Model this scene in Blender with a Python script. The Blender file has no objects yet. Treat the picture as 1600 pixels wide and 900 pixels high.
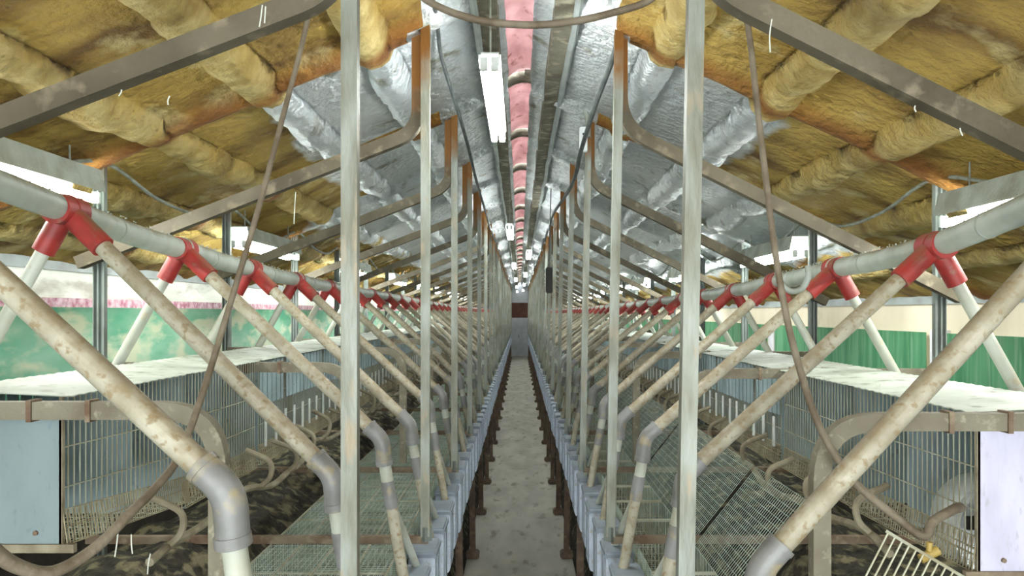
import bpy, bmesh, math, random
from mathutils import Vector, Matrix, noise
random.seed(7)
sc = bpy.context.scene
C = sc.collection
CH = 2.15            # camera height above the aisle floor
F = 1250.0           # focal length in pixels of a 1600 wide frame
VX, VY = 812.0, 488.0

# ---------------------------------------------------------------- camera, world, exposure
cd = bpy.data.cameras.new('camera'); cam = bpy.data.objects.new('camera', cd); C.objects.link(cam)
cam.location = (0, 0, CH); cam.rotation_euler = (math.pi/2, 0, 0)
cd.sensor_width = 36; cd.lens = 36*F/1600; cd.shift_x = -(VX-800)/1600; cd.shift_y = (VY-450)/1600
cd.clip_start = 0.02; cd.clip_end = 300
sc.camera = cam
w = bpy.data.worlds.new('overcast_sky'); sc.world = w; w.use_nodes = True
w.node_tree.nodes['Background'].inputs[0].default_value = (0.93, 0.985, 1.0, 1)
w.node_tree.nodes['Background'].inputs[1].default_value = 4.4
sc.view_settings.view_transform = 'Standard'; sc.view_settings.look = 'None'
sc.view_settings.gamma = 1; sc.view_settings.use_curve_mapping = False
sc.view_settings.exposure = 0.7
TUBE_POWER = 42.0

# ---------------------------------------------------------------- materials
def lin(c): return tuple(((v/12.92) if v <= 0.04045 else ((v+0.055)/1.055)**2.4) for v in c)
def mat(name, c1, c2=None, scale=6, rough=.6, metal=0, bump=0, c3=None, s3=25, t3=.6, stretch=(1,1,1), coord='Object', trans=0, detail=6, lo=.35, hi=.65):
    m = bpy.data.materials.new(name); m.use_nodes = True; n = m.node_tree; N = n.nodes; L = n.links
    b = N['Principled BSDF']; b.inputs['Roughness'].default_value = rough; b.inputs['Metallic'].default_value = metal
    tc = N.new('ShaderNodeTexCoord'); mp = N.new('ShaderNodeMapping'); mp.inputs['Scale'].default_value = stretch
    src = tc.outputs['Object']
    if coord == 'World':
        g = N.new('ShaderNodeNewGeometry'); src = g.outputs['Position']
    L.new(src, mp.inputs[0])
    nz = N.new('ShaderNodeTexNoise'); nz.inputs['Scale'].default_value = scale; nz.inputs['Detail'].default_value = detail
    L.new(mp.outputs[0], nz.inputs[0])
    mr = N.new('ShaderNodeMapRange'); mr.inputs[1].default_value = lo; mr.inputs[2].default_value = hi
    L.new(nz.outputs[0], mr.inputs[0])
    mx = N.new('ShaderNodeMix'); mx.data_type = 'RGBA'
    mx.inputs[6].default_value = lin(c1)+(1,); mx.inputs[7].default_value = lin(c2 or c1)+(1,)
    L.new(mr.outputs[0], mx.inputs[0]); out = mx.outputs[2]
    if c3:
        n3 = N.new('ShaderNodeTexNoise'); n3.inputs['Scale'].default_value = s3; n3.inputs['Detail'].default_value = 8
        L.new(mp.outputs[0], n3.inputs[0])
        r3 = N.new('ShaderNodeMapRange'); r3.inputs[1].default_value = t3-.06; r3.inputs[2].default_value = t3+.06
        L.new(n3.outputs[0], r3.inputs[0])
        m3 = N.new('ShaderNodeMix'); m3.data_type = 'RGBA'; m3.inputs[7].default_value = lin(c3)+(1,)
        L.new(r3.outputs[0], m3.inputs[0]); L.new(out, m3.inputs[6]); out = m3.outputs[2]
    L.new(out, b.inputs['Base Color'])
    if bump:
        bp = N.new('ShaderNodeBump'); bp.inputs['Strength'].default_value = bump; bp.inputs['Distance'].default_value = .02
        n4 = N.new('ShaderNodeTexNoise'); n4.inputs['Scale'].default_value = scale*4; n4.inputs['Detail'].default_value = 5
        L.new(mp.outputs[0], n4.inputs[0]); L.new(n4.outputs[0], bp.inputs['Height']); L.new(bp.outputs[0], b.inputs['Normal'])
    if trans:
        tr = N.new('ShaderNodeBsdfTranslucent'); L.new(out, tr.inputs[0]); ms = N.new('ShaderNodeMixShader')
        ms.inputs[0].default_value = trans
        L.new(b.outputs[0], ms.inputs[1]); L.new(tr.outputs[0], ms.inputs[2])
        L.new(ms.outputs[0], N['Material Output'].inputs[0])
    m['out'] = 1
    return m
def ramp_over(m, colour, axis, a, b, jitter=.12, inv=False):
    """a real stain: mixes `colour` in between world heights/distances a..b with a ragged edge"""
    n = m.node_tree; N = n.nodes; L = n.links; bs = N['Principled BSDF']
    src = bs.inputs['Base Color'].links[0].from_socket
    g = N.new('ShaderNodeNewGeometry'); sp = N.new('ShaderNodeSeparateXYZ'); L.new(g.outputs['Position'], sp.inputs[0])
    nz = N.new('ShaderNodeTexNoise'); nz.inputs['Scale'].default_value = 9; nz.inputs['Detail'].default_value = 5; L.new(g.outputs['Position'], nz.inputs[0])
    ma = N.new('ShaderNodeMath'); ma.operation = 'MULTIPLY_ADD'; ma.inputs[1].default_value = jitter*4; L.new(nz.outputs[0], ma.inputs[0]); L.new(sp.outputs[axis], ma.inputs[2])
    mr = N.new('ShaderNodeMapRange'); mr.inputs[1].default_value = a+jitter*2; mr.inputs[2].default_value = b+jitter*2; L.new(ma.outputs[0], mr.inputs[0])
    mx = N.new('ShaderNodeMix'); mx.data_type = 'RGBA'; mx.inputs[7].default_value = lin(colour)+(1,)
    L.new(mr.outputs[0], mx.inputs[0]); L.new(src, mx.inputs[6]); L.new(mx.outputs[2], bs.inputs['Base Color'])
    for l in list(n.links):
        if l.to_node.type == 'BSDF_TRANSLUCENT': pass
def emit(name, col, s):
    m = bpy.data.materials.new(name); m.use_nodes = True; N = m.node_tree.nodes; b = N['Principled BSDF']
    b.inputs['Emission Color'].default_value = col+(1,); b.inputs['Emission Strength'].default_value = s
    b.inputs['Base Color'].default_value = (.9,.9,.9,1)
    return m

M = {}
M['steel'] = mat('galvanised_steel', (.58,.60,.57), (.45,.45,.39), 5, .5, .35, .15, c3=(.58,.54,.46), s3=9, t3=.64, stretch=(3,3,.8), coord='World')
ramp_over(M['steel'], (.50,.33,.12), 2, 3.05, 3.25, .08)
M['beam'] = mat('dusty_beam_steel', (.46,.43,.36), (.34,.31,.25), 4, .65, .2, .3, c3=(.54,.50,.42), s3=14, t3=.62, coord='World')
ramp_over(M['beam'], (.52,.34,.13), 2, 2.98, 3.15, .06)
M['outer'] = mat('channel_steel', (.60,.64,.62), (.48,.50,.48), 5, .5, .35, .1, coord='World')
ramp_over(M['outer'], (.42,.32,.16), 2, 2.66, 2.85, .06)
M['bracket'] = mat('bracket_tube', (.52,.50,.43), (.43,.40,.33), 7, .7, .1, .3, c3=(.60,.58,.50), s3=40, t3=.64)
M['rust'] = mat('rusty_bar', (.52,.47,.40), (.40,.31,.24), 8, .9, 0, .4, c3=(.55,.50,.42), s3=20, t3=.6)
M['leg'] = mat('rusty_leg', (.46,.39,.33), (.35,.29,.25), 9, .9, 0, .4, c3=(.48,.40,.32), s3=20, t3=.6, coord='World')
M['pvc'] = mat('feed_pipe_grey', (.70,.73,.70), (.60,.63,.59), 7, .45, 0, .06, c3=(.66,.66,.60), s3=12, t3=.66, coord='World')
M['drop'] = mat('drop_tube_dusty', (.70,.68,.61), (.58,.55,.47), 12, .6, 0, .15, c3=(.56,.50,.39), s3=60, t3=.60, coord='World')
M['drop2'] = mat('drop_tube_clean', (.76,.78,.74), (.64,.65,.59), 6, .5, 0, .1, c3=(.70,.66,.56), s3=30, t3=.66, coord='World')
M['elbow'] = mat('elbow_grey', (.54,.54,.54), (.45,.45,.44), 12, .4, 0, .05, c3=(.60,.56,.46), s3=18, t3=.62, coord='World')
M['red'] = mat('red_fitting', (.66,.20,.18), (.52,.16,.15), 14, .5, 0, .06, c3=(.56,.36,.30), s3=24, t3=.66, coord='World')
M['hopper'] = mat('hopper_galvanised', (.82,.86,.92), (.70,.74,.79), 10, .45, .25, .05, c3=(.70,.70,.70), s3=40, t3=.6)
M['hopper_in'] = mat('hopper_lid', (.60,.64,.69), (.52,.56,.60), 10, .5, .2, .05)
M['wire'] = mat('cage_wire', (.74,.75,.68), (.64,.61,.50), 12, .5, .4)
M['wire_d'] = mat('lip_wire', (.68,.64,.52), (.54,.50,.40), 12, .7, .1)
M['wire_g'] = mat('mesh_wire', (.74,.80,.75), (.60,.66,.60), 12, .5, .2)
M['sheet'] = mat('cage_sheet_blue_grey', (.62,.70,.72), (.52,.59,.60), 5, .6, .1, .1, c3=(.48,.52,.51), s3=30, t3=.68, coord='World')
M['panel_l'] = mat('blue_grey_end_sheet', (.50,.56,.57), (.44,.49,.50), 5, .6, .1, .05, c3=(.44,.51,.53), s3=60, t3=.66, coord='World', stretch=(1,1,.5))
M['panel_r'] = mat('lavender_white_sheet', (.80,.79,.88), (.74,.73,.81), 14, .5, .0, .08, c3=(.68,.68,.72), s3=60, t3=.67, stretch=(1,1,.4))
M['roof_sheet'] = mat('cage_roof_white', (.74,.77,.73), (.60,.63,.58), 5, .6, 0, .1, c3=(.50,.52,.46), s3=16, t3=.62, coord='World')
M['slat'] = mat('white_slat', (.90,.92,.90), (.78,.80,.78), 8, .5)
M['foam'] = None
M['manure'] = mat('manure', (.08,.08,.05), (.24,.22,.17), 20, 1, 0, .9, c3=(.46,.43,.33), s3=14, t3=.57, coord='World', detail=10)
M['concrete'] = mat('concrete', (.74,.73,.68), (.64,.63,.58), 4, .85, 0, 0, c3=(.54,.52,.46), s3=9, t3=.63, coord='World', stretch=(1,.35,1), detail=9)
M['soil'] = mat('pit_floor', (.16,.14,.10), (.24,.22,.17), 4, 1, 0, .5, coord='World')
M['film'] = mat('white_wall_film', (.93,.93,.90), (.80,.81,.77), 3, .35, 0, .5, c3=(.72,.70,.66), s3=5, t3=.62, coord='World', trans=.3, stretch=(1,.5,1.5))
M['cream'] = mat('cream_wall_film', (.93,.90,.83), (.84,.81,.73), 2, .6, 0, .3, c3=(.74,.73,.66), s3=4, t3=.65, coord='World', trans=.22, stretch=(1,1,.6))
M['pinkstrip'] = mat('pink_strip', (.92,.80,.84), (.72,.44,.52), 22, .6, 0, .2, coord='World')
M['green_l'] = mat('green_film', (.40,.72,.58), (.64,.82,.72), 2.6, .5, 0, .3, c3=(.84,.86,.76), s3=3.2, t3=.54, coord='World', trans=.45, stretch=(1,.7,2))
M['green_r'] = mat('green_curtain', (.27,.57,.39), (.44,.70,.52), 9, .7, 0, .4, c3=(.50,.70,.55), s3=14, t3=.6, coord='World', trans=.4, stretch=(1,1.3,.12))
M['white_gap'] = mat('white_stud', (.92,.92,.93), (.82,.82,.84), 4, .5)
M['rail'] = mat('wall_rail', (.66,.70,.70), (.56,.58,.57), 5, .5, .2, coord='World')
M['pink'] = mat('pink_ridge_sheet', (.93,.82,.82), (.83,.70,.70), 5, .6, 0, .2, c3=(.70,.54,.50), s3=9, t3=.66, coord='World', trans=.32, stretch=(2,1,1))
M['ridge'] = mat('ridge_board', (.46,.45,.39), (.34,.31,.25), 7, .8, 0, .4, c3=(.62,.60,.52), s3=12, t3=.6, coord='World')
M['hose'] = mat('brown_hose', (.50,.46,.39), (.38,.33,.26), 16, .7, 0, .3)
M['cable'] = mat('black_cable', (.22,.25,.26), (.34,.36,.35), 16, .6, 0, .2)
M['wireline'] = mat('dusty_cable', (.62,.65,.62), (.48,.49,.44), 16, .7, 0, .2)
M['lampbody'] = mat('lamp_housing', (.84,.87,.86), (.70,.72,.70), 9, .5, 0, .05)
M['dusty'] = mat('dusty_shade', (.68,.71,.68), (.56,.57,.52), 9, .7, 0, .2)
M['tube'] = emit('lit_tube', (.96, 1.0, .97), TUBE_POWER)
M['water'] = mat('water_pipe', (.60,.57,.48), (.46,.42,.34), 14, .7, 0, .3)
M['tub'] = mat('white_tub', (.97,.98,.98), (.92,.94,.94), 6, .4)
M['box'] = mat('white_box', (.88,.90,.90), None, 6, .4)
M['dark'] = mat('dark_plastic', (.16,.17,.16), (.22,.20,.18), 9, .6)
M['yellow'] = mat('yellow_clip', (.76,.66,.36), (.66,.56,.30), 9, .5)
M['endbrown'] = mat('end_gable_board', (.50,.34,.29), (.42,.28,.24), 4, .8)
M['door'] = mat('end_door', (.90,.92,.94), (.84,.86,.88), 4, .6)
M['web'] = mat('cobweb', (.85,.86,.82), None, 6, .9)

def dust_up(m, colour, amount, scale=14, lo=.1, hi=.9):
    # brown dust and droppings that have settled on the upward side
    n = m.node_tree; N = n.nodes; L = n.links; bs = N['Principled BSDF']; src = bs.inputs['Base Color'].links[0].from_socket
    g = N.new('ShaderNodeNewGeometry'); sp = N.new('ShaderNodeSeparateXYZ'); L.new(g.outputs['True Normal'], sp.inputs[0])
    nz = N.new('ShaderNodeTexNoise'); nz.inputs['Scale'].default_value = scale; nz.inputs['Detail'].default_value = 8; L.new(g.outputs['Position'], nz.inputs[0])
    ad = N.new('ShaderNodeMath'); ad.operation = 'MULTIPLY_ADD'; ad.inputs[1].default_value = 2.2; L.new(nz.outputs[0], ad.inputs[0]); L.new(sp.outputs[2], ad.inputs[2])
    mr = N.new('ShaderNodeMapRange'); mr.inputs[1].default_value = lo+1.1; mr.inputs[2].default_value = hi+1.1; mr.inputs[4].default_value = amount; L.new(ad.outputs[0], mr.inputs[0])
    mx = N.new('ShaderNodeMix'); mx.data_type = 'RGBA'; mx.inputs[7].default_value = lin(colour)+(1,)
    L.new(mr.outputs[0], mx.inputs[0]); L.new(src, mx.inputs[6]); L.new(mx.outputs[2], bs.inputs['Base Color'])
dust_up(M['drop'], (.52,.45,.32), .65, scale=40)
dust_up(M['pvc'], (.50,.46,.36), .85, lo=.35, hi=1.1)
dust_up(M['red'], (.52,.42,.32), .8, lo=.3, hi=1.1)
dust_up(M['drop2'], (.66,.60,.48), .6)
# ceiling foam / foil
def foam_mat():
    m = bpy.data.materials.new('sprayed_foam_and_foil'); m.use_nodes = True; n = m.node_tree; N = n.nodes; L = n.links
    b = N['Principled BSDF']; g = N.new('ShaderNodeNewGeometry')
    at = N.new('ShaderNodeAttribute'); at.attribute_name = 'foil'
    ar = N.new('ShaderNodeAttribute'); ar.attribute_name = 'rib'
    def nz(scale, det=6, st=(1,1,1)):
        mp = N.new('ShaderNodeMapping'); mp.inputs['Scale'].default_value = st; L.new(g.outputs['Position'], mp.inputs[0])
        t = N.new('ShaderNodeTexNoise'); t.inputs['Scale'].default_value = scale; t.inputs['Detail'].default_value = det; L.new(mp.outputs[0], t.inputs[0]); return t.outputs[0]
    def mr(s, a, c):
        r = N.new('ShaderNodeMapRange'); r.inputs[1].default_value = a; r.inputs[2].default_value = c; L.new(s, r.inputs[0]); return r.outputs[0]
    def mix(f, a, c):
        x = N.new('ShaderNodeMix'); x.data_type = 'RGBA'; L.new(f, x.inputs[0])
        for i, v in ((6, a), (7, c)):
            if isinstance(v, tuple): x.inputs[i].default_value = lin(v)+(1,)
            else: L.new(v, x.inputs[i])
        return x.outputs[2]
    yel = mix(mr(nz(1.3, 7), .36, .64), (.74,.63,.33), (.60,.48,.19))
    yel = mix(mr(nz(2.4, 9, (.6,1.5,1)), .47, .66), yel, (.42,.31,.12))
    yel = mix(mr(nz(4.5, 8), .57, .74), yel, (.82,.76,.55))
    yel = mix(ar.outputs['Fac'], yel, mix(mr(nz(5, 6), .35, .6), (.62,.42,.16), (.48,.28,.08)))
    ap = N.new('ShaderNodeAttribute'); ap.attribute_name = 'pur'; yel = mix(ap.outputs['Fac'], yel, mix(mr(nz(9, 6), .4, .6), (.80,.73,.50), (.66,.57,.33)))
    sil = mix(mr(nz(1.6, 7), .35, .65), (.93,.95,.96), (.80,.83,.85))
    sil = mix(mr(nz(6, 8), .60, .72), sil, (.56,.56,.50))
    ma = N.new('ShaderNodeMath'); ma.operation = 'ADD'; L.new(at.outputs['Fac'], ma.inputs[0])
    m2 = N.new('ShaderNodeMath'); m2.operation = 'MULTIPLY_ADD'; m2.inputs[1].default_value = .9; m2.inputs[2].default_value = -.45; L.new(nz(2.2, 6), m2.inputs[0]); L.new(m2.outputs[0], ma.inputs[1])
    f = mr(ma.outputs[0], .44, .56)
    L.new(mix(f, yel, sil), b.inputs['Base Color'])
    mm = N.new('ShaderNodeMath'); mm.operation = 'MULTIPLY'; mm.inputs[1].default_value = .6; L.new(f, mm.inputs[0]); L.new(mm.outputs[0], b.inputs['Metallic'])
    r = N.new('ShaderNodeMapRange'); r.inputs[3].default_value = .85; r.inputs[4].default_value = .33; L.new(f, r.inputs[0]); L.new(r.outputs[0], b.inputs['Roughness'])
    bp = N.new('ShaderNodeBump'); bp.inputs['Strength'].default_value = .8; bp.inputs['Distance'].default_value = .05
    L.new(nz(22, 9), bp.inputs['Height']); L.new(bp.outputs[0], b.inputs['Normal'])
    return m
M['foam'] = foam_mat()

# ---------------------------------------------------------------- geometry helpers
def P(px, py, d): return Vector(((px-VX)*d/F, d, CH-(py-VY)*d/F))
def mesh_of(name, bm, m, smooth=None):
    me = bpy.data.meshes.new(name); bm.to_mesh(me); bm.free(); me.materials.append(m)
    if smooth is not None:
        for p in me.polygons: p.use_smooth = True
        if smooth < 3.1:
            me.set_sharp_from_angle(angle=smooth)
    return me
def obj(name, bm, m, parent=None, smooth=None):
    o = bpy.data.objects.new(name, mesh_of(name, bm, m, smooth) if isinstance(bm, bmesh.types.BMesh) else bm); C.objects.link(o)
    if parent: o.parent = parent
    return o
def thing(name, label, cat, loc=(0,0,0), group=None):
    o = bpy.data.objects.new(name, None); C.objects.link(o); o.location = loc; o.empty_display_size = .1
    return tag(o, label, cat, group)
def tag(o, label, cat, group=None, kind=None):
    o['label'] = label; o['category'] = cat
    if group: o['group'] = group
    if kind: o['kind'] = kind
    return o
def struct(name, bm, m, smooth=None):
    o = obj(name, bm, m, None, smooth); o['kind'] = 'structure'; return o
def dup(root, loc, label, group=None):
    r = root.copy(); C.objects.link(r); r.location = loc; r['label'] = label
    if group: r['group'] = group
    for ch in list(root.children):
        c = ch.copy(); C.objects.link(c); c.parent = r
        for g in list(ch.children):
            d = g.copy(); C.objects.link(d); d.parent = c
    return r
def box(bm, x0, x1, y0, y1, z0, z1):
    v = [bm.verts.new((x, y, z)) for x in (x0, x1) for y in (y0, y1) for z in (z0, z1)]
    for f in ((0,1,3,2),(4,6,7,5),(0,4,5,1),(2,3,7,6),(0,2,6,4),(1,5,7,3)): bm.faces.new([v[i] for i in f])
    return v
def new(): return bmesh.new()
def fin(bm):
    bmesh.ops.recalc_face_normals(bm, faces=bm.faces[:]); return bm
def fillet(pts, r, n=6):
    pts = [Vector(p) for p in pts]; out = [pts[0]]
    for i in range(1, len(pts)-1):
        a, b, c = pts[i-1], pts[i], pts[i+1]
        u = (a-b); v = (c-b); rr = min(r, u.length*.49, v.length*.49); p = b+u.normalized()*rr; q = b+v.normalized()*rr
        for k in range(n+1):
            t = k/n; out.append(p*(1-t)**2 + b*2*t*(1-t) + q*t*t)
    out.append(pts[-1]); return out
def spline(pts, n=8):
    pts = [Vector(p) for p in pts]; e = [pts[0]*2-pts[1]]+pts+[pts[-1]*2-pts[-2]]; out = []
    for i in range(1, len(e)-2):
        a, b, c, d = e[i-1:i+3]
        for k in range(n):
            t = k/n; out.append(.5*((2*b)+(c-a)*t+(2*a-5*b+4*c-d)*t*t+(3*b-a-3*c+d)*t**3))
    out.append(pts[-1]); return out
def sweep(bm, pts, r, n=12, rect=None, radii=None, up=Vector((0,1,0))):
    pts = [Vector(p) for p in pts]; rings = []; t0 = (pts[1]-pts[0]).normalized()
    u = up - t0*up.dot(t0)
    if u.length < .05: u = Vector((1,0,0)) - t0*t0.x
    u.normalize()
    for i, p in enumerate(pts):
        if i == 0: t = t0
        elif i == len(pts)-1: t = (p-pts[i-1]).normalized()
        else: t = ((p-pts[i-1]).normalized()+(pts[i+1]-p).normalized()).normalized()
        u = (u - t*u.dot(t)).normalized(); v = t.cross(u)
        rr = radii[i] if radii else r
        if rect:
            a, b = rect; prof = [(a,b),(-a,b),(-a,-b),(a,-b)]
        else: prof = [(math.cos(2*math.pi*k/n)*rr, math.sin(2*math.pi*k/n)*rr) for k in range(n)]
        rings.append([bm.verts.new(p+u*x+v*y) for x, y in prof])
    for a, b in zip(rings, rings[1:]):
        for k in range(len(a)): bm.faces.new((a[k], a[(k+1)%len(a)], b[(k+1)%len(a)], b[k]))
    bm.faces.new(rings[0][::-1]); bm.faces.new(rings[-1])
    return bm
def wires(bm, segs, r=.0016):
    for a, b in segs:
        a = Vector(a); b = Vector(b); t = (b-a).normalized()
        u = t.orthogonal().normalized()*r; v = t.cross(u)
        A = [bm.verts.new(a+q) for q in (u, v, -u, -v)]; B = [bm.verts.new(b+q) for q in (u, v, -u, -v)]
        for k in range(4): bm.faces.new((A[k], A[(k+1)%4], B[(k+1)%4], B[k]))
    return bm
def tube(bm, a, b, r, n=14): return sweep(bm, [a, b], r, n)
SM = .7
ORD = 'nearest second third fourth fifth sixth seventh eighth ninth tenth eleventh twelfth'.split()
def which(k): return ORD[k] if k else 'nearest'
SIDE = {-1: 'left', 1: 'right'}

# ================================================================= SETTING
LEN = 39.5; Y0 = -2.5
WL, WR = 2.72, 2.9
def zc(s, x):   # ceiling height under the roof slope
    return CH + (1.48 - .417*x if s < 0 else 1.49 - .46*x)
FR = [1.89+1.51*k for k in range(25)]          # frame planes

bm = new(); box(bm, -WL-.1, WR+.1, Y0, LEN+.2, -.3, -.02); struct('floor', fin(bm), M['soil'])
bm = new(); box(bm, -.46, .46, Y0, LEN, -.02, 0.0); struct('floor_aisle', fin(bm), M['concrete'])
# walls
for s, W, nm, mt in ((-1, WL, 'left', 'film'), (1, WR, 'right', 'cream')):
    e = zc(s, W)
    bm = new(); box(bm, *sorted((s*W, s*(W+.03))), Y0, LEN, 1.15, e+.03); struct('wall_'+nm, fin(bm), M[mt])
    bm = new(); box(bm, *sorted((s*W, s*(W+.08))), Y0, LEN, 0, 1.15); struct('wall_%s_lower' % nm, fin(bm), M['soil'])
    bm = new(); box(bm, *sorted((s*W, s*(W-.03))), Y0, LEN, e-.10, e-.005); struct('trim_1' if s < 0 else 'trim_2', fin(bm), M['rail'])
    bm = new(); box(bm, *sorted((s*W, s*(W-.02))), Y0, LEN, 1.12, 1.18); struct('trim_3' if s < 0 else 'trim_4', fin(bm), M['rail'])
bm = new(); box(bm, -WL-.03, WR+.03, LEN, LEN+.08, 0, 3.9); struct('wall_far', fin(bm), M['door'])
bm = new(); box(bm, -1.2, 1.2, LEN-.03, LEN, 1.88, 2.62); struct('trim_5', fin(bm), M['endbrown'])
d = bpy.data.objects.new('door_1', None); C.objects.link(d); d['kind'] = 'structure'
for x0 in (-.42, .02):
    bm = new(); box(bm, x0, x0+.40, LEN-.05, LEN, 0, 1.84); box(bm, x0+.04, x0+.36, LEN-.06, LEN-.05, 1.0, 1.75); box(bm, x0+.04, x0+.36, LEN-.06, LEN-.05, .1, .9); obj('door_leaf', fin(bm), M['door'], d)
bm = new(); tube(bm, (-.05, LEN-.1, .9), (-.05, LEN-.1, 1.05), .012); obj('door_handle', bm, M['dark'], d)

# ceiling: purlin ribs along, foam covered rafters across at every frame
PUR = [.64, 1.10, 1.56, 2.02, 2.48]
def ceiling(s, W):
    xs = [.09 + (W+.02-.09)*i/170 for i in range(171)]
    ys = []; y = Y0
    while y < LEN+.02:
        ys.append(y); y += .04 if y < 12 else (.08 if y < 22 else .16)
    ys.append(LEN+.02)
    bm = new(); foil = bm.verts.layers.float.new('foil'); rib = bm.verts.layers.float.new('rib'); pur = bm.verts.layers.float.new('pur'); G = []
    for y in ys:
        row = []
        dyf = min(abs(y-(f+.02)) for f in ([FR[0]-1.51*2, FR[0]-1.51]+FR))
        for x in xs:
            n1 = noise.noise(Vector((s*x*1.1, y*.9, 3.1))); n2 = noise.noise(Vector((s*x*4, y*3.5, 7.7))); n3 = noise.noise(Vector((s*x*12, y*11, 1.7)))
            jx = .012*noise.noise(Vector((y*.9, s*3, 0))); jy = .05*noise.noise(Vector((x*1.3, s*5, 2)))
            dxp = min(abs(x+jx-p) for p in PUR); wd = .033+.007*n2+.010*n3
            rp = math.exp(-(dxp/wd)**6)
            rr = math.exp(-((dyf+jy*.4)/(.065+.014*n2))**4)
            h = max(.062*rp*(1+.25*n2), .045*rr) + .012*max(0, 1-dxp/.08)*(.6+n2+n3)
            q = min(1, dxp/.23); sag = .02*(q**2)*(.5+n1) if dyf > .12 else 0
            near = 1 if x < 2.3 else .6
            z = zc(s, x) - h*near + sag - .007*n2 - .004*n3
            v = bm.verts.new((s*x, y, z)); row.append(v)
            # foil where the foam was never sprayed
            a = max(0, 1-max(0, (x-1.02)*2.4)) if y > 3.42 else (1 if x < .43 else 0)
            if y > 3.42 and s > 0 and y > 5.0: a = max(a, 1-max(0, (x-2.0)*2))
            if s < 0 and y > 6.3: a = max(a, .78-max(0, (x-1.4)*1.2))
            if dyf < .09 and x > .5 and y < 5: a = 0
            v[foil] = a + .12*n1; v[pur] = rp*(.7+.6*n3)*(1-rr); v[rib] = rr*(.75 if y < 5 else .35) + max(0, .18*(1-dyf/.35))
        G.append(row)
    for a, b in zip(G, G[1:]):
        for i in range(len(xs)-1): bm.faces.new((a[i], a[i+1], b[i+1], b[i]))
    fin(bm)
    o = struct('ceiling', bm, M['foam'], 3.2)
    md = o.modifiers.new('t', 'SOLIDIFY'); md.thickness = -.06 ; md.offset = 1
    return o
ceiling(-1, WL); ceiling(1, WR)
# outer roof skin above so no gap at the ridge except the pink sheets
for n_, x0, x1, z0, z1 in ((6, -.20, -.075, 3.43, 3.54), (7, .125, .25, 3.42, 3.53)):
    bm = new(); k = 0; pts = []
    y = Y0
    while y < LEN:
        pts.append((( x0+x1)/2+.012*noise.noise(Vector((y*1.5, x0, 0))), y, (z0+z1)/2+.02*noise.noise(Vector((y*2.1, x1, 4))))); y += .12
    sweep(bm, pts, .05, rect=(.05, .042), up=Vector((0,0,1))); struct('trim_%d' % n_, bm, M['ridge'], SM)
    bm = new(); sweep(bm, [(p[0]+(.055 if x0 > 0 else -.055), p[1], p[2]-.05) for p in pts], .018, 6); struct('trim_%d' % (n_+2), bm, M['rail'], SM)

# ================================================================= LAMPS
def lamp(name, x, y, z, w, label, cat_group, shade=False, ln=1.2, tilt=0, top=None):
    t = thing(name, label, 'light', (x, y, z), cat_group)
    bm = new()
    if shade:   # sloping dusty reflector above the tubes
        v = [(-w*.55, 0, .03), (-w*.42, 0, .115), (w*.42, 0, .115), (w*.55, 0, .03)]
        A = [bm.verts.new(p) for p in v]; B = [bm.verts.new((p[0], ln+.04, p[2])) for p in v]
        A2 = [bm.verts.new((p[0], p[1], p[2]+.008)) for p in v]; B2 = [bm.verts.new((p[0], ln+.04, p[2]+.008)) for p in v]
        for i in range(3):
            bm.faces.new((A[i], A[i+1], B[i+1], B[i])); bm.faces.new((A2[i], B2[i], B2[i+1], A2[i+1]))
            bm.faces.new((A[i], A2[i], A2[i+1], A[i+1])); bm.faces.new((B[i], B[i+1], B2[i+1], B2[i]))
        for i in (0, 3): bm.faces.new((A[i], B[i], B2[i], A2[i]))
    else:
        box(bm, -w*.55, w*.55, .03, ln+.01, .022, .06)
        bmesh.ops.bevel(bm, geom=bm.edges[:], offset=.008, segments=2, affect='EDGES')
    fin(bm); obj('housing', bm, M['dusty'] if shade else M['lampbody'], t)
    for sx in (-1, 1):
        bm = new(); tube(bm, (sx*w*.27, .02, 0), (sx*w*.27, ln+.02, 0), .016, 14); obj('tube', bm, M['tube'], t, SM)
        for yy in (.0, ln+.025):
            bm = new(); box(bm, sx*w*.27-.014, sx*w*.27+.014, yy, yy+.018, -.016, .03); obj('tube_holder', fin(bm), M['lampbody'], t)
    for yy in (.12, ln-.1):
        bm = new(); tube(bm, (0, yy, .07), (0, yy, top), .004, 6); obj('hanger', bm, M['wireline'], t)
    t.rotation_euler.x = tilt
    return t
ys_l = [2.9, 8.5, 15.1, 21.6, 28.0, 34.2]; ys_r = [11.7, 18.3, 24.8, 31.2]
for k, y in enumerate(ys_l):
    lamp('fluorescent_light', -.11, y, CH+.895, .075, 'twin tube fluorescent light hanging just left of the ridge, %s from the camera' % which(k), 'lamps left of the ridge over the aisle', top=.55)
for k, y in enumerate(ys_r):
    lamp('fluorescent_light', .14, y, CH+.87, .075, 'twin tube fluorescent light hanging just right of the pink ridge, %s from the camera' % which(k), 'lamps right of the ridge over the aisle', top=.55)
for s in (-1, 1):
    for k in range(12):
        y = 2.10+3.02*k
        h = (.47 if k == 0 else .43) if s < 0 else .37
        lamp('fluorescent_light', s*1.80, y, CH+h, .13, 'white fluorescent light with dusty shade over the %s cages, %s from the camera' % (SIDE[s], which(k)), 'lamps over the %s cages' % SIDE[s], shade=True, top=zc(s, 1.8)-CH-h-.06)

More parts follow.
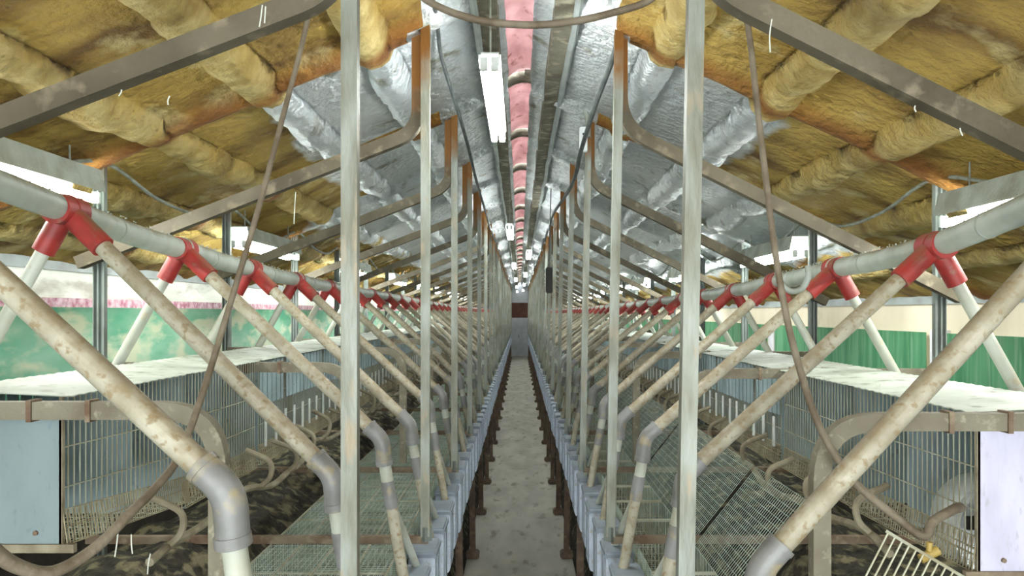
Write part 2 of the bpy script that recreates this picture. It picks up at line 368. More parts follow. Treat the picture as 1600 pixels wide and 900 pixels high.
# ================================================================= STEEL FRAMES
def frame_proto(s):
    t = thing('steel_frame', '', 'frame', (0, 0, 0), 'steel frames on the %s' % SIDE[s])
    x = lambda v: s*v
    a, a2 = (.40, .40) if s < 0 else (.385, .425); hb, sl = (.778, .386) if s < 0 else (.797, .50)
    bm = new(); sweep(bm, [(x(a), 0, CH-.95), (x(a2), 0, zc(s, .4)-.02)], 0, rect=(.017, .019)); obj('upright', fin(bm), M['steel'], t)
    bm = new(); tube(bm, (x(a), 0, CH-.97), (x(a), 0, CH-.91), .028, 4); obj('foot_plate', fin(bm), M['outer'], t)
    pts = fillet([(x(.435), .045, zc(s, .43)-.02), (x(.435), .045, CH+hb), (x(1.90), .045, CH+hb-sl*1.465)], .10 if s < 0 else .13, 8)
    bm = new(); sweep(bm, pts, .026, rect=(.024, .027)); bmesh.ops.bevel(bm, geom=[e for e in bm.edges if len(e.link_faces) == 2 and abs(e.calc_face_angle(0)) > 1], offset=.006, segments=2, affect='EDGES')
    obj('rafter_tube', fin(bm), M['beam'], t, SM)
    # outer channel post: web + two flanges
    X = 1.83; zt = zc(s, X)-.03
    bm = new()
    box(bm, *sorted((x(X-.024), x(X+.024))), .10, .104, 0, zt)
    for q in (-.024, 0, .021): box(bm, *sorted((x(X+q), x(X+q+.004))), .075, .10, 0, zt)
    obj('channel_post', fin(bm), M['outer'], t)
    # cage bracket: bent tube that stands on the crossbar
    H = .235 if s < 0 else .262
    pts = fillet([(x(.72), .03, CH-.93), (x(.72), .03, CH-H), (x(1.80), .03, CH-H)], .14, 8)
    bm = new(); sweep(bm, pts, .02, rect=(.018, .021)); obj('cage_bracket', fin(bm), M['bracket'], t, SM)
    for q in (1.02, 1.16, 1.30):
        bm = new(); box(bm, *sorted((x(q), x(q+.012))), .007, .053, CH-H-.026, CH-H+.026); obj('clip', fin(bm), M['rust'], t)
    bm = new(); sweep(bm, [(x(.39), .0, CH-.965), (x(1.84), .0, CH-.965)], 0, rect=(.013, .016)); obj('crossbar', fin(bm), M['rust'], t)
    return t
for s in (-1, 1):
    p = frame_proto(s)
    for k, y in enumerate(FR):
        lab = 'galvanised steel frame with upright and sloping roof tube, %s in the %s row' % (which(k), SIDE[s]) if k < 9 else 'thin steel frame upright far down the %s row' % SIDE[s]
        if k == 0: p.location.y = y; p['label'] = lab
        else: dup(p, (0, y, 0), lab)

# rusty floor legs beneath the hoppers
for s in (-1, 1):
    t = thing('support_leg', '', 'leg', (s*.41, 4.0, 0), 'rusty legs along the %s side of the aisle' % SIDE[s])
    bm = new(); sweep(bm, [(0, 0, .04), (s*.012, 0, CH-1.30)], 0, rect=(.030, .024)); obj('post', fin(bm), M['leg'], t)
    bm = new(); box(bm, -.055, .055, -.06, .06, 0, .06); bmesh.ops.bevel(bm, geom=bm.edges[:], offset=.012, segments=2, affect='EDGES'); obj('foot', fin(bm), M['leg'], t)
    for k in range(23):
        lab = 'rusty brown leg on the %s edge of the aisle, %s from the camera' % (SIDE[s], which(k)) if k < 8 else 'small rusty leg far along the %s edge of the aisle' % SIDE[s]
        if k == 0: t['label'] = lab
        else: dup(t, (s*.41, 4.0+1.51*k, 0), lab)

# ================================================================= FEED HOPPERS
def hopper_proto(s):
    t = thing('feed_hopper', '', 'feeder', (0, 0, 0), 'feed hoppers along the %s side of the aisle' % SIDE[s])
    # local origin: aisle-side bottom edge; x towards the cage is s
    L_, D, H = .215, .115, .33
    prof = [(0, .02), (.015, 0), (.095, 0), (D, .05), (D, H), (0, H)]
    bm = new(); A = [bm.verts.new((s*a, 0, b)) for a, b in prof]; B = [bm.verts.new((s*a, L_, b)) for a, b in prof]
    n = len(prof)
    for i in range(n): bm.faces.new((A[i], A[(i+1)%n], B[(i+1)%n], B[i]))
    bm.faces.new(A[::-1]); bm.faces.new(B); fin(bm)
    bmesh.ops.bevel(bm, geom=bm.edges[:], offset=.006, segments=2, affect='EDGES')
    obj('body', fin(bm), M['hopper'], t, .6)
    bm = new(); box(bm, *sorted((s*-.006, s*(D+.006))), -.006, L_+.006, H-.026, H+.006)
    bmesh.ops.bevel(bm, geom=bm.edges[:], offset=.008, segments=3, affect='EDGES'); obj('cover', fin(bm), M['hopper_in'], t, .6)
    bm = new(); box(bm, *sorted((s*.018, s*(D-.018))), -.003, .001, .05, H-.05); obj('end_plate', fin(bm), M['hopper'], t)
    bm = new(); box(bm, *sorted((s*-.004, s*.001)), .09, L_-.09, .04, H-.04); obj('front_rib', fin(bm), M['hopper_in'], t)
    return t
for s in (-1, 1):
    p = hopper_proto(s)
    for k in range(95):
        y = 2.30+.3775*k
        lab = 'blue grey metal feed hopper on the %s of the aisle, %s from the camera' % (SIDE[s], which(k)) if k < 12 else 'small metal feed hopper farther back on the %s of the aisle' % SIDE[s]
        loc = (s*(.368+random.uniform(-.005, .005)), y, CH-1.365+random.uniform(-.006, .006))
        if k == 0: p.location = loc; p['label'] = lab
        else: dup(p, loc, lab)
    o = new(); box(o, *sorted((s*.487, s*.50)), 1.6, LEN-1, CH-1.10, CH-1.07); box(o, *sorted((s*.487, s*.50)), 1.6, LEN-1, CH-1.33, CH-1.30)
    tag(obj('hopper_rail', fin(o), M['rail']), 'long thin rail carrying the row of hoppers on the %s' % SIDE[s], 'rail')

# ================================================================= FEED LINES AND DROPS
PIT = .755
def pipe_h(s, y):
    if s < 0: T = [(0,.46),(1.45,.345),(1.92,.312),(2.2,.281),(2.93,.235),(3.7,.204),(4.44,.184),(5.2,.17),(8,.15),(14,.11),(40,.09)]
    else: T = [(0,.42),(1.4,.33),(1.98,.262),(2.39,.20),(3.13,.175),(3.9,.152),(4.6,.13),(5.4,.115),(8,.09),(14,.07),(40,.06)]
    for (a, h), (b, g) in zip(T, T[1:]):
        if a <= y <= b: return h+(g-h)*(y-a)/(b-a)
    return T[-1][1]
XP = 1.25
for s in (-1, 1):
    j0 = 1.45 if s < 0 else 1.645
    t = thing('feed_line', 'thick grey overhead feed pipe running the length of the %s cages' % SIDE[s], 'pipe')
    n = 50
    for k in range(-1, n):
        a = j0+PIT*k+.045; b = j0+PIT*(k+1)-.045
        if b > LEN: break
        pts = [Vector((s*XP, a+(b-a)*i/6, CH+pipe_h(s, a+(b-a)*i/6) - .006*math.sin(math.pi*i/6))) for i in range(7)]
        bm = new(); sweep(bm, pts, .036, 20); o = obj('pipe_section', fin(bm), M['pvc'], t, SM)
        if k < 6:
            bm = new(); m = pts[2 if s < 0 else 4]; tube(bm, m-Vector((0,.004,0)), m+Vector((0,.004,0)), .0375, 20); obj('seam', bm, M['dusty'], o, SM)
            # ragged dust ridge lying on top of the pipe
            bm = new()
            for i in range(46):
                u = random.random(); c = pts[0].lerp(pts[-1], u)+Vector((random.uniform(-.016,.016), 0, .036)); r = random.uniform(.0012,.0036)
                bmesh.ops.create_icosphere(bm, subdivisions=1, radius=r, matrix=Matrix.Translation(c))
            dd = obj('dust_crust', bm, M['roof_sheet'], o); dd['kind'] = 'stuff'
    EH = {-1: [.30, .425, .45, .50, .50, .52], 1: [.52, .485, .49, .52, .52, .53]}[s]
    for k in range(n):
        y = j0+PIT*k
        if y > LEN-1: break
        hh = CH+pipe_h(s, y); eh = CH-(EH[k] if k < 6 else .52+.02*math.sin(k*2.1)); ye = y-(.09 if s < 0 else 0)
        lab = 'red branch fitting with pale drop tubes under the %s feed pipe, %s from the camera' % (SIDE[s], which(k)) if k < 10 else 'small red fitting and drop tubes far along the %s feed pipe' % SIDE[s]
        t = thing('feed_drop', lab, 'pipe', (0, 0, 0), 'red fittings and drop tubes on the %s' % SIDE[s])
        J = Vector((s*XP, y, hh)); E = Vector((s*.50, ye, eh)); O = Vector((s*1.72, y, hh-.84*1.0))
        di = (E-J).normalized(); do = (O-J).normalized()
        detail = k < 14; ns = 16 if detail else 8
        bm = new(); tube(bm, J-Vector((0,.055,0)), J+Vector((0,.055,0)), .042, 20 if detail else 10)
        tube(bm, J, J+di*.15, .032, ns); tube(bm, J, J+do*.13, .030, ns)
        tf = obj('branch_fitting', fin(bm), M['red'], t, SM)
        if detail:
            bm = new(); tube(bm, J+Vector((0,-.006,0)), J+Vector((0,.004,0)), .0445, 20); obj('clamp_band', bm, M['pvc'] if k % 2 == 0 else M['red'], tf, SM)
        E2 = E-di*.01
        bm = new(); tube(bm, J+di*.13, E-di*.03, .0235, ns); obj('drop_tube', fin(bm), M['drop'], t, SM)
        bm = new(); tube(bm, J+do*.11, O, .019, ns); obj('outer_tube', fin(bm), M['drop2'], t, SM)
        T1 = Vector((s*.415, ye+.06, CH-1.04)); dn = (T1-E).normalized()
        bm = new(); sweep(bm, fillet([E-di*.055, E+di*.01, E+dn*.09], .05, 6), .029, ns)
        if detail:
            tube(bm, E-di*.06, E-di*.048, .031, ns); tube(bm, E+dn*.08, E+dn*.10, .0315, ns)
        obj('elbow', fin(bm), M['elbow'], t, SM)
        bm = new(); tube(bm, E+dn*.08, E+dn*.17, .022, ns); obj('sleeve', fin(bm), M['drop2'], t, SM)
        m1 = E+dn*.16; m2 = E+dn*.26
        bm = new(); tube(bm, m1, m2, .024, ns); obj('wye', fin(bm), M['elbow'], t, SM)
        bm = new(); tube(bm, m2, T1, .021, ns); obj('hopper_tube', fin(bm), M['drop'], t, SM)
        T2 = Vector((s*.42, ye+.40, CH-1.04))
        bm = new(); tube(bm, m2-dn*.02, T2, .015, ns); obj('hopper_tube', fin(bm), M['drop2'], t, SM)

# ================================================================= UPPER CAGES
CX0, CX1 = 1.13, 1.42
def upper_cage(s, kind, bot0, bot1, L_=.73):
    """origin at frame plane on the floor; y local"""
    top = CH-(.205 if s < 0 else .245)
    t = thing('cage', '', 'cage', (0, 0, 0), 'upper cages on the %s' % SIDE[s])
    x = lambda v: s*v
    bz = lambda y: CH-(bot0+(bot1-bot0)*y/L_)
    bm = new(); segs = []; n = int(L_/.0265)
    for i in range(n+1):
        y = L_*i/n
        segs.append(((x(CX0), y, bz(y)), (x(CX0), y, top-.005)))
    for q in (.35, .62, .86): segs.append(((x(CX0-.002), 0, top-(top-bz(0))*q), (x(CX0-.002), L_, top-(top-bz(L_))*q)))
    wires(bm, segs, .0019); obj('wire_front', bm, M['wire'], t)
    bm = new(); segs = []
    for i in range(2*n+1):
        y = L_*i/(2*n); segs.append(((x(CX0-.002), y, bz(y)+.085), (x(CX0-.014), y, bz(y))))
    for q in (0, .5, 1): segs.append(((x(CX0-.014+.012*q), 0, bz(0)+.085*q), (x(CX0-.014+.012*q), L_, bz(L_)+.085*q)))
    wires(bm, segs, .0017); obj('feed_lip', bm, M['wire_d'], t)
    bm = new(); segs = []
    for i in range(9):
        q = CX0+(CX1-CX0)*i/8; segs.append(((x(q), 0, bz(0)), (x(q), L_, bz(L_))))
    for i in range(10):
        y = L_*i/9; segs.append(((x(CX0-.014), y, bz(y)), (x(CX1), y, bz(y))))
    wires(bm, segs, .0012); obj('wire_floor', bm, M['wire_g'], t)
    # corrugated roof sheet
    bm = new(); prev = None; m = 30
    for i in range(m+1):
        y = -.012+(L_+.024)*i/m; dz = .0012*math.cos(i*math.pi)
        a = [bm.verts.new((x(CX0-.02), y, top+dz-.004)), bm.verts.new((x(CX1+.03), y, top+dz+.012)), bm.verts.new((x(CX1+.03), y, top+dz+.015)), bm.verts.new((x(CX0-.02), y, top+dz-.001))]
        if prev:
            for j in range(4): bm.faces.new((prev[j], prev[(j+1)%4], a[(j+1)%4], a[j]))
        else: bm.faces.new(a)
        prev = a
    bm.faces.new(prev); obj('roof_sheet', fin(bm), M['roof_sheet'], t)
    bm = new(); m = 24
    for i in range(m):   # ribbed back
        y0 = L_*i/m; y1 = L_*(i+1)/m; o = .006*(i % 2)
        box(bm, *sorted((x(CX1+o), x(CX1+.003+o))), y0, y1, bz(y0)+.01, top-.01)
    obj('back_panel', fin(bm), M['sheet'], t)
    for y in ((0, L_/2) if kind != 'near' else (L_/2, L_-.002)):
        bm = new(); v = [(x(CX0+.004), y, bz(y)+.02), (x(CX1), y, bz(y)+.02), (x(CX1), y, top-.01), (x(CX0+.004), y, top-.01)]
        A = [bm.verts.new(p) for p in v]; B = [bm.verts.new((p[0], p[1]+.002, p[2])) for p in v]
        bm.faces.new(A); bm.faces.new(B[::-1])
        for i in range(4): bm.faces.new((A[i], B[i], B[(i+1)%4], A[(i+1)%4]))
        obj('divider', fin(bm), M['sheet'], t)
    if kind == 'near':
        bm = new(); box(bm, *sorted((x(CX0-.002), x(CX1+.03))), -.006, -.002, bz(0)+.0, top-.02); obj('end_panel', fin(bm), M['panel_l'] if s < 0 else M['panel_r'], t)
        bm = new(); box(bm, *sorted((x(CX0-.035), x(CX1+.03))), -.012, .004, bz(0)-.018, bz(0)+.003); obj('bottom_edge', fin(bm), M['rust'] if s > 0 else M['water'], t)
        bm = new(); sweep(bm, [(x(CX0), 0, bz(0)), (x(CX0), 0, top)], 0, rect=(.006, .004)); obj('corner_post', fin(bm), M['water'], t)
        for q in ((.62, .03),):
            bm = new(); cx, cz = x(CX0+.06), bz(0)+q[1]; tube(bm, (cx, -.012, cz), (cx, -.006, cz), .006, 8); obj('rivet', bm, M['rust'], t)
    if kind == 'far':
        bm = new(); m = 22
        for i in range(m):
            if i in (10, 11): continue
            o = .004*(i % 2)
            box(bm, *sorted((x(CX0-.004-o), x(CX0-.006-o))), L_*i/m, L_*(i+1)/m, top-.20, top-.01)
        obj('front_sheet', fin(bm), M['sheet'], t)
        for i in range(5):
            y = .06+.15*i
            bm = new(); box(bm, *sorted((x(CX0-.012), x(CX0-.006))), y, y+.022, bz(y)+.07, bz(y)+.20); fin(bm); obj('slat', bm, M['slat'], t)
    return t
for s in (-1, 1):
    near = upper_cage(s, 'near', .573 if s < 0 else .64, .64 if s < 0 else .66)
    mid = upper_cage(s, 'mid', .655, .66); far = upper_cage(s, 'far', .66, .66)
    idx = 0
    for f, fy in enumerate(FR[:-1]):
        for h in (0, 1):
            y = fy+.075+.735*h if h == 0 else fy+.075+.70
            y = fy+.06+.732*h - (0.0)
            if idx == 0: o = near; o.location.y = fy+.085
            elif idx == 1: o = mid; o.location.y = y-.005
            elif idx == 2: o = far; o.location.y = y
            else: o = dup(far, (0, y, 0), '')
            o['label'] = ('upper wire cage with %s end panel, nearest in the %s row' % ('blue grey' if s < 0 else 'lavender white', SIDE[s]) if idx == 0 else
                'upper wire cage with white roof sheet on the %s, %s from the camera' % (SIDE[s], which(idx))) if idx < 10 else 'upper wire cage far along the %s row' % SIDE[s]
            idx += 1
    # z-length trim so neighbours do not touch the bracket tubes
# ================================================================= LOWER CAGES
def lower_cage(s, L_=.72):
    t = thing('cage', '', 'cage', (0, 0, 0), 'lower cages on the %s' % SIDE[s]); x = lambda v: s*v
    top, bot = CH-.985, CH-1.30
    xo = 1.05 if s < 0 else .74
    bm = new(); segs = []
    if s < 0:
        n = 24
        for i in range(n+1): q = .50+(xo-.50)*i/n; segs.append(((x(q), 0, top), (x(q), L_, top)))
        for i in range(37): y = L_*i/36; segs.append(((x(.50), y, top), (x(xo), y, top)))
        wires(bm, segs, .0014); obj('mesh_top', bm, M['wire_g'], t)
        bm = new(); wires(bm, [((x(q), 0, top+.003), (x(q), L_, top+.003)) for q in (.50, .63, .78, .92, xo)], .0045); obj('top_rod', bm, M['wire'], t)
    else:
        for i in range(16): q = xo+(1.0-xo)*i/15; zz = top+.33*i/15; segs.append(((x(q), 0, zz), (x(q), L_, zz)))
        for i in range(36): y = L_*i/35; segs.append(((x(xo), y, top), (x(1.0), y, top+.33)))
        wires(bm, segs, .0011); obj('mesh_lid', bm, M['wire_g'], t)
    for y in (0, L_/2):
        bm = new(); segs = []
        for i in range(16): q = .50+(xo-.50)*i/15; segs.append(((x(q), y, bot), (x(q), y, top)))
        for i in range(5): zz = bot+(top-bot)*i/4; segs.append(((x(.50), y, zz), (x(xo), y, zz)))
        wires(bm, segs, .0017); wires(bm, [((x(.50), y, top), (x(xo), y, top))], .008 if s > 0 else .004); obj('divider', bm, M['wire'], t)
    for q, nm in ((.50, 'wire_front'), (xo, 'wire_back')):
        bm = new(); segs = []
        for i in range(28): y = L_*i/27; segs.append(((x(q), y, bot), (x(q), y, top)))
        for zz in (bot, (bot+top)/2, top): segs.append(((x(q), 0, zz), (x(q), L_, zz)))
        wires(bm, segs, .0016); obj(nm, bm, M['wire_g'], t)
    bm = new(); segs = []
    for i in range(10): q = .50+(xo-.50)*i/9; segs.append(((x(q), 0, bot), (x(q), L_, bot)))
    for i in range(24): y = L_*i/23; segs.append(((x(.50), y, bot), (x(xo), y, bot)))
    wires(bm, segs, .0016); obj('wire_floor', bm, M['wire_g'], t)
    return t
for s in (-1, 1):
    p = lower_cage(s); idx = 0
    for f, fy in enumerate(FR[:-1]):
        for h in (0, 1):
            y = fy+.03+.74*h
            if idx == 0: o = p; o.location.y = y
            else: o = dup(p, (0, y, 0), '')

            o['label'] = 'low wire mesh cage behind the %s hoppers, %s from the camera' % (SIDE[s], which(idx)) if idx < 10 else 'low wire mesh cage far along behind the %s hoppers' % SIDE[s]
            idx += 1

    if s > 0:      # the nearest cage on the right has lost its lid
        for c in [c for c in p.children if c.name.startswith('mesh_lid')]: bpy.data.objects.remove(c)
# ================================================================= WATER LINES with curved risers
for s in (-1, 1):
    t = thing('water_line', 'wavy brown drinking pipe with curved risers below the %s upper cages' % SIDE[s], 'pipe')
    pts = []; y = 2.3
    def wz(y): return CH-.70+.022*math.sin(y*5.1+s)+.012*math.sin(y*11)
    def wx(y): return s*(1.045+.02*math.sin(y*3.3))
    while y < 38: pts.append((wx(y), y, wz(y))); y += .09 if y < 14 else .3
    bm = new(); sweep(bm, pts, .013, 8); obj('pipe', fin(bm), M['water'], t, SM)
    for k in range(94):
        y = 2.42+.375*k; lean = .05*math.sin(k*1.7)
        a = Vector((wx(y), y, wz(y)))
        pp = spline([a, a+Vector((-s*.035, .015, .04)), a+Vector((-s*.03, .02+lean*.4, .10)), a+Vector((s*.06, .02+lean, .145))], 5)
        bm = new(); sweep(bm, pp, .011, 8); obj('riser', fin(bm), M['water'], t, SM)

# ================================================================= MANURE
def mound(s):
    prof = [(.50, 2.12), (.62, 1.9), (.85, 1.65), (1.03, 1.42), (1.12, 1.15), (1.3, 1.02), (1.5, .97), (1.8, 1.05), (2.2, 1.6), (2.5, 2.13)] if s < 0 else [(.50, 2.12), (.62, 1.85), (.85, 1.50), (1.0, 1.25), (1.15, 1.05), (1.5, .98), (1.8, 1.08), (2.2, 1.6), (2.5, 2.13)]
    def hp(x):
        for (a, h), (b, g) in zip(prof, prof[1:]):
            if a <= x <= b: return h+(g-h)*(x-a)/(b-a)
        return 2.13
    bm = new(); G = []; y = 1.0; ys = []
    while y < LEN-.3: ys.append(y); y += .035 if y < 8 else .12
    for y in ys:
        row = []
        for i in range(60):
            x = .5+2.0*i/59
            n_ = noise.noise(Vector((s*x*3, y*2.4, 1)))*.07+noise.noise(Vector((s*x*9, y*8, 5)))*.035+noise.noise(Vector((s*x*26, y*24, 9)))*.012
            e = min(1, (x-.5)*6, (2.5-x)*6)
            row.append(bm.verts.new((s*x, y, max(0, CH-hp(x)+n_*max(e, .05)))))
        G.append(row)
    for a, b in zip(G, G[1:]):
        for i in range(59): bm.faces.new((a[i], a[i+1], b[i+1], b[i]))
    o = obj('manure', fin(bm), M['manure'], None, 3.2)
    tag(o, 'dark lumpy manure heap lying beneath the %s cages' % SIDE[s], 'manure', None, 'stuff')
mound(-1); mound(1)

# ================================================================= WALL CURTAINS
def curtain(name, s, X, y0, y1, z0, z1, m, label, amp=.012, fr=22, group=None):
    bm = new(); n = max(8, int((y1-y0)*(16 if y0 < 12 else 6))); R = []
    for i in range(n+1):
        y = y0+(y1-y0)*i/n; o = amp*math.sin(y*fr+math.sin(y*3))
        R.append([bm.verts.new((s*(X+o), y, z0)), bm.verts.new((s*(X+o*.7), y, (z0+z1)/2)), bm.verts.new((s*(X+o*.3), y, z1))])
    for a, b in zip(R, R[1:]):
        for j in range(2): bm.faces.new((a[j], a[j+1], b[j+1], b[j]))
    o = obj(name, fin(bm), m, None, SM); md = o.modifiers.new('t', 'SOLIDIFY'); md.thickness = .003
    return tag(o, label, 'curtain', group)
curtain('green_curtain', -1, WL-.05, Y0+.1, LEN-.1, 1.20, CH+.03, M['green_l'], 'pale mottled green plastic curtain along the left wall', .01, 5)
bm = new(); box(bm, -WL+.02, -WL+.045, Y0, LEN-.1, CH+.03, CH+.085)
tag(obj('pink_strip', fin(bm), M['pinkstrip']), 'speckled pink strip above the green curtain on the left wall', 'strip')
gy = [-2.0, 1.70, 5.33, 8.95, 12.6, 16.2, 19.9, 23.5, 27.2, 30.8, 34.4, 38.1]
for k in range(len(gy)-1):
    curtain('green_curtain', 1, WR-.05, gy[k]+.28, gy[k+1], 1.20, CH-.14, M['green_r'],
        'dark green pleated curtain panel on the right wall, %s from the camera' % which(k), .015, 26, 'green curtain panels on the right wall')
for k, y in enumerate(gy[:-1]):
    bm = new(); box(bm, WR-.045, WR-.01, y+.04, y+.24, 1.20, CH-.12)
    tag(obj('white_stud', fin(bm), M['white_gap']), 'white board between green curtain panels, %s from the camera on the right wall' % which(k), 'board', 'white boards between the green curtains')

# ================================================================= PINK RIDGE SHEETS
yy = [FR[0]-3.02, FR[0]-1.51]+FR
for k in range(len(yy)-1):
    y0, y1 = yy[k]+.06, yy[k+1]-.06
    bm = new(); prev = None
    for i in range(9):
        u = i/8; y = y0+(y1-y0)*u; lift = .05*(1-u)
        r = []
        for j in range(11):
            a = j/10*2-1; r.append(bm.verts.new((.035+.12*a+.004*math.sin(y*9+j), y, CH+1.42+lift+.07*(1-a*a)-.015*math.sin(u*9))))
        if prev:
            for j in range(10): bm.faces.new((prev[j], prev[j+1], r[j+1], r[j]))
        prev = r
    o = obj('ridge_sheet', fin(bm), M['pink'], None, 3.2); md = o.modifiers.new('t', 'SOLIDIFY'); md.thickness = .003
    tag(o, ('pink translucent sheet in the roof ridge, %s along from the camera' % which(k)) if k < 10 else 'tiny pink translucent ridge sheet near the far end', 'sheet', 'pink ridge sheets')
for k, fy in enumerate(FR):
    bm = new(); pts = [(-.24, fy, CH+1.35), (-.10, fy, CH+1.40), (-.04, fy, CH+1.43), (.03, fy, CH+1.445), (.10, fy, CH+1.43), (.16, fy, CH+1.40), (.28, fy, CH+1.34)]
    sweep(bm, spline(pts, 3), .034, 10)
    tag(obj('ridge_tie', bm, M['ridge'], None, SM), ('grey arched tie across the pink ridge, %s from the camera' % which(k)) if k < 9 else 'tiny arched tie across the ridge near the far end', 'tie', 'arched ridge ties')

# ================================================================= HOSES, CABLES, SMALL THINGS
def hose(name, px, r, m, label, cat, radii=None, n=10):
    pts = spline([P(*q) for q in px], n)
    bm = new(); rr = None
    if radii: rr = [radii[0]+(radii[1]-radii[0])*(i/(len(pts)-1))**2 for i in range(len(pts))]
    sweep(bm, pts, r, 12, radii=rr)
    return tag(obj(name, fin(bm), m, None, SM), label, cat)
hose('hose', [(494,-40,1.98),(474,60,1.96),(440,190,1.92),(400,340,1.88),(358,480,1.84),(318,610,1.78),(280,712,1.70),(240,765,1.62),(205,800,1.56),(150,855,1.5),(85,893,1.44),(30,886,1.40),(-20,850,1.36),(-90,760,1.3)], .008, M['hose'], 'long brown hose hanging in a loop before the left cages', 'hose', (.0062, .0155))
hose('hose', [(1152,-40,1.98),(1170,50,1.97),(1186,190,1.93),(1208,370,1.90),(1224,470,1.88),(1245,560,1.87),(1282,670,1.86),(1335,752,1.86),(1400,808,1.86),(1443,838,1.86),(1458,815,1.88),(1492,795,1.92),(1500,793,1.98)], .008, M['hose'], 'long brown hose hanging before the right cages, end hooked up', 'hose', (.0075, .0125))
hose('hose', [(628,-30,1.84),(680,8,1.84),(750,32,1.84),(830,39,1.84),(900,33,1.84),(965,18,1.84),(1012,2,1.84),(1040,-25,1.84)], .0085, M['hose'], 'brown hose sagging across the aisle at the top between nearest frames', 'hose')
hose('hose', [(1214,425,2.1),(1220,442,2.1),(1236,455,2.1),(1254,450,2.1),(1263,432,2.1),(1262,415,2.1)], .008, M['wireline'], 'short grey hook shaped hose under the right feed pipe', 'hose')
def along(s, x, hs, n=22, sag=.07):
    out = []
    for k in range(2, n):
        a = FR[k-1]; out.append(Vector((s*x, a, CH+hs+.02*math.sin(k*2)))); out.append(Vector((s*(x-.01), a+.75, CH+hs-sag)))
    return out
lp = [P(668,-30,2.9), P(682,25,3.40), P(690,90,3.75), P(716,175,4.25), P(733,235,4.80), P(745,285,5.4)]+along(-1, .33, .98, 22)[6:]
bm = new(); sweep(bm, spline(lp, 5), .0095, 8); tag(obj('cable', fin(bm), M['cable'], None, SM), 'black cable slung beneath the roof left of the ridge', 'cable')
lp = [P(990,-40,2.9), P(976,20,3.36), P(958,90,3.5), P(930,165,4.0), P(908,235,4.7), P(893,290,5.5)]+along(1, .33, .98, 22)[6:]
bm = new(); sweep(bm, spline(lp, 5), .013, 8); tag(obj('cable', fin(bm), M['cable'], None, SM), 'thick black cable slung beneath the roof right of the ridge', 'cable')
hose('conduit', [(820,112,4.86),(848,116,4.86),(880,136,4.86),(905,156,4.86),(917,180,4.86),(919,215,4.86)], .016, M['dusty'], 'grey bent conduit from the ridge down to the white socket box', 'conduit')
t = thing('socket_box', 'small white socket box on an upright right of the ridge', 'socket')
bm = new(); c = P(911, 219, 4.80); box(bm, c.x-.024, c.x+.024, c.y-.03, c.y+.01, c.z-.075, c.z+.075); bmesh.ops.bevel(bm, geom=bm.edges[:], offset=.006, segments=2, affect='EDGES'); obj('casing', fin(bm), M['box'], t)
bm = new()
for q in (-.03, 0, .03): box(bm, c.x-.006, c.x+.008, c.y-.033, c.y-.029, c.z+q-.006, c.z+q+.006)
obj('socket_holes', fin(bm), M['dark'], t)
t = thing('switch_box', 'dark brown box hanging at an upright right of the aisle', 'box')
bm = new(); c = P(858, 438, 8.0); box(bm, c.x-.035, c.x+.035, c.y-.04, c.y+.04, c.z-.13, c.z+.13); bmesh.ops.bevel(bm, geom=bm.edges[:], offset=.01, segments=2, affect='EDGES'); obj('casing', fin(bm), M['dark'], t)
bm = new(); tube(bm, (c.x, c.y, c.z+.12), (c.x+.02, c.y, zc(1, .3)-.04), .006, 6); obj('cord', bm, M['cable'], t)
# cables hung between the outer channel posts
for s in (-1, 1):
    pts = []
    for k in range(-1, 22):
        y = FR[0]+1.51*k+.07; z = zc(s, 1.8)-.08
        pts += [Vector((s*1.80, y, z)), Vector((s*1.80, y+.5, z-.085)), Vector((s*1.80, y+1.0, z-.10))]
    bm = new(); sweep(bm, spline(pts, 5), .0085, 8); tag(obj('cable', fin(bm), M['wireline'], None, SM), 'dusty grey cable looped between outer posts above the %s cages' % SIDE[s], 'cable')
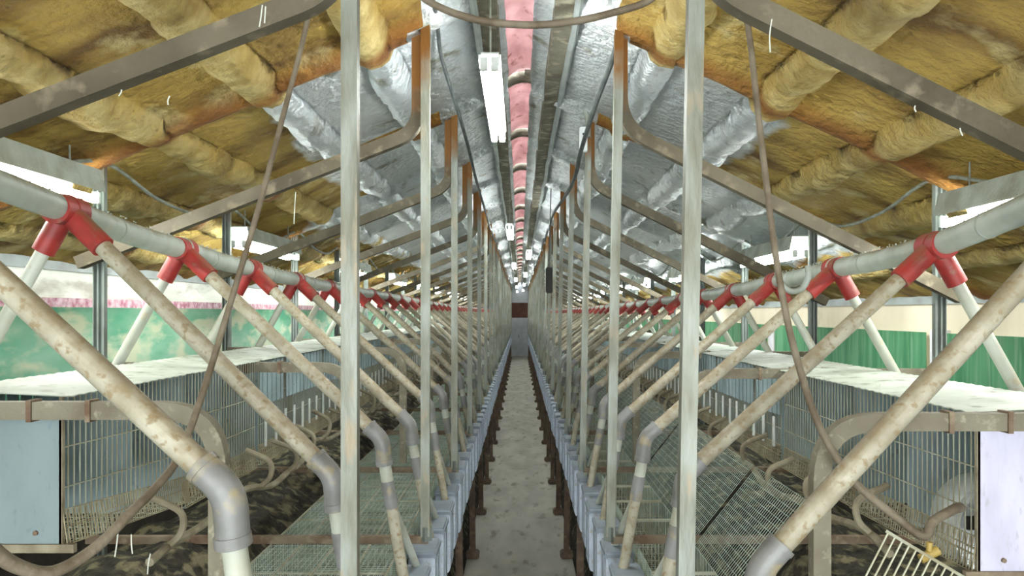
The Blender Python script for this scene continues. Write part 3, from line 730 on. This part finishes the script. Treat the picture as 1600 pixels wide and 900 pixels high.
# white tub standing inside the nearest right cage
t = thing('tub', 'round white tub on its side behind the wires of the right cage', 'tub')
cx, cz = 1.335, CH-.60
bm = new(); tube(bm, (cx, 2.22, cz), (cx, 2.36, cz), .135, 40); bmesh.ops.bevel(bm, geom=[e for e in bm.edges if e.is_manifold and e.calc_face_angle(0) > 1], offset=.015, segments=3, affect='EDGES'); obj('body', fin(bm), M['tub'], t, SM)
bm = new(); sweep(bm, [(cx+.12*math.cos(a), 2.215, cz+.12*math.sin(a)) for a in [i*math.pi/18 for i in range(37)]], .006, 8); obj('rim', bm, M['tub'], t, SM)
bm = new(); box(bm, cx-.10, cx-.02, 2.205, 2.22, cz+.00, cz+.035); obj('dark_slot', fin(bm), M['dark'], t)
# slanting wire rack in the bottom right
t = thing('wire_rack', 'slanted rack of parallel wire rods at the bottom right corner', 'rack')
A0, A1 = P(1388, 832, 1.74), P(1600, 958, 1.60); dr = P(1335, 935, 1.72)-P(1388, 832, 1.74)
for i in range(19):
    a = A0.lerp(A1, i/18); bm = new(); sweep(bm, [a, a+dr*1.3], .0022, 8); obj('rod', bm, M['wire'], t)
for q in (0, 1.25):
    bm = new(); sweep(bm, [A0+dr*q-(A1-A0)*.02, A1+dr*q], .0035, 8); obj('cross_rod', bm, M['wire'], t)
c = P(1452, 868, 1.80); bm = new(); tube(bm, c+Vector((-.02,0,-.008)), c+Vector((.02,0,.012)), .011, 12); tube(bm, c, c+Vector((0,0,.03)), .007, 10)
tag(obj('clip', fin(bm), M['yellow'], None, SM), 'small yellow clip beside the wire rack at the bottom right', 'clip')
# dust threads
bm = new()
for (x, y, d, l) in ((410,8,1.87,34),(415,10,1.86,26),(1206,30,1.87,52),(265,150,1.9,14),(190,140,1.9,10),(462,300,3.3,50),(126,300,2.3,30),(120,790,2.05,40),(235,865,2.1,32),(185,820,2.0,50),(205,835,2.05,30),(1375,600,1.9,10),(95,500,2.4,10),(1500,200,1.87,12),(1430,165,1.87,10)):
    a = P(x, y, d); b = P(x+random.uniform(-6, 6), y+l, d); m = (a+b)/2+Vector((random.uniform(-.004,.004), 0, 0))
    sweep(bm, spline([a, m, b], 4), .0016, 6)
tag(obj('cobweb', bm, M['web']), 'thin white dust threads hanging from beams and cages', 'cobweb', None, 'stuff')
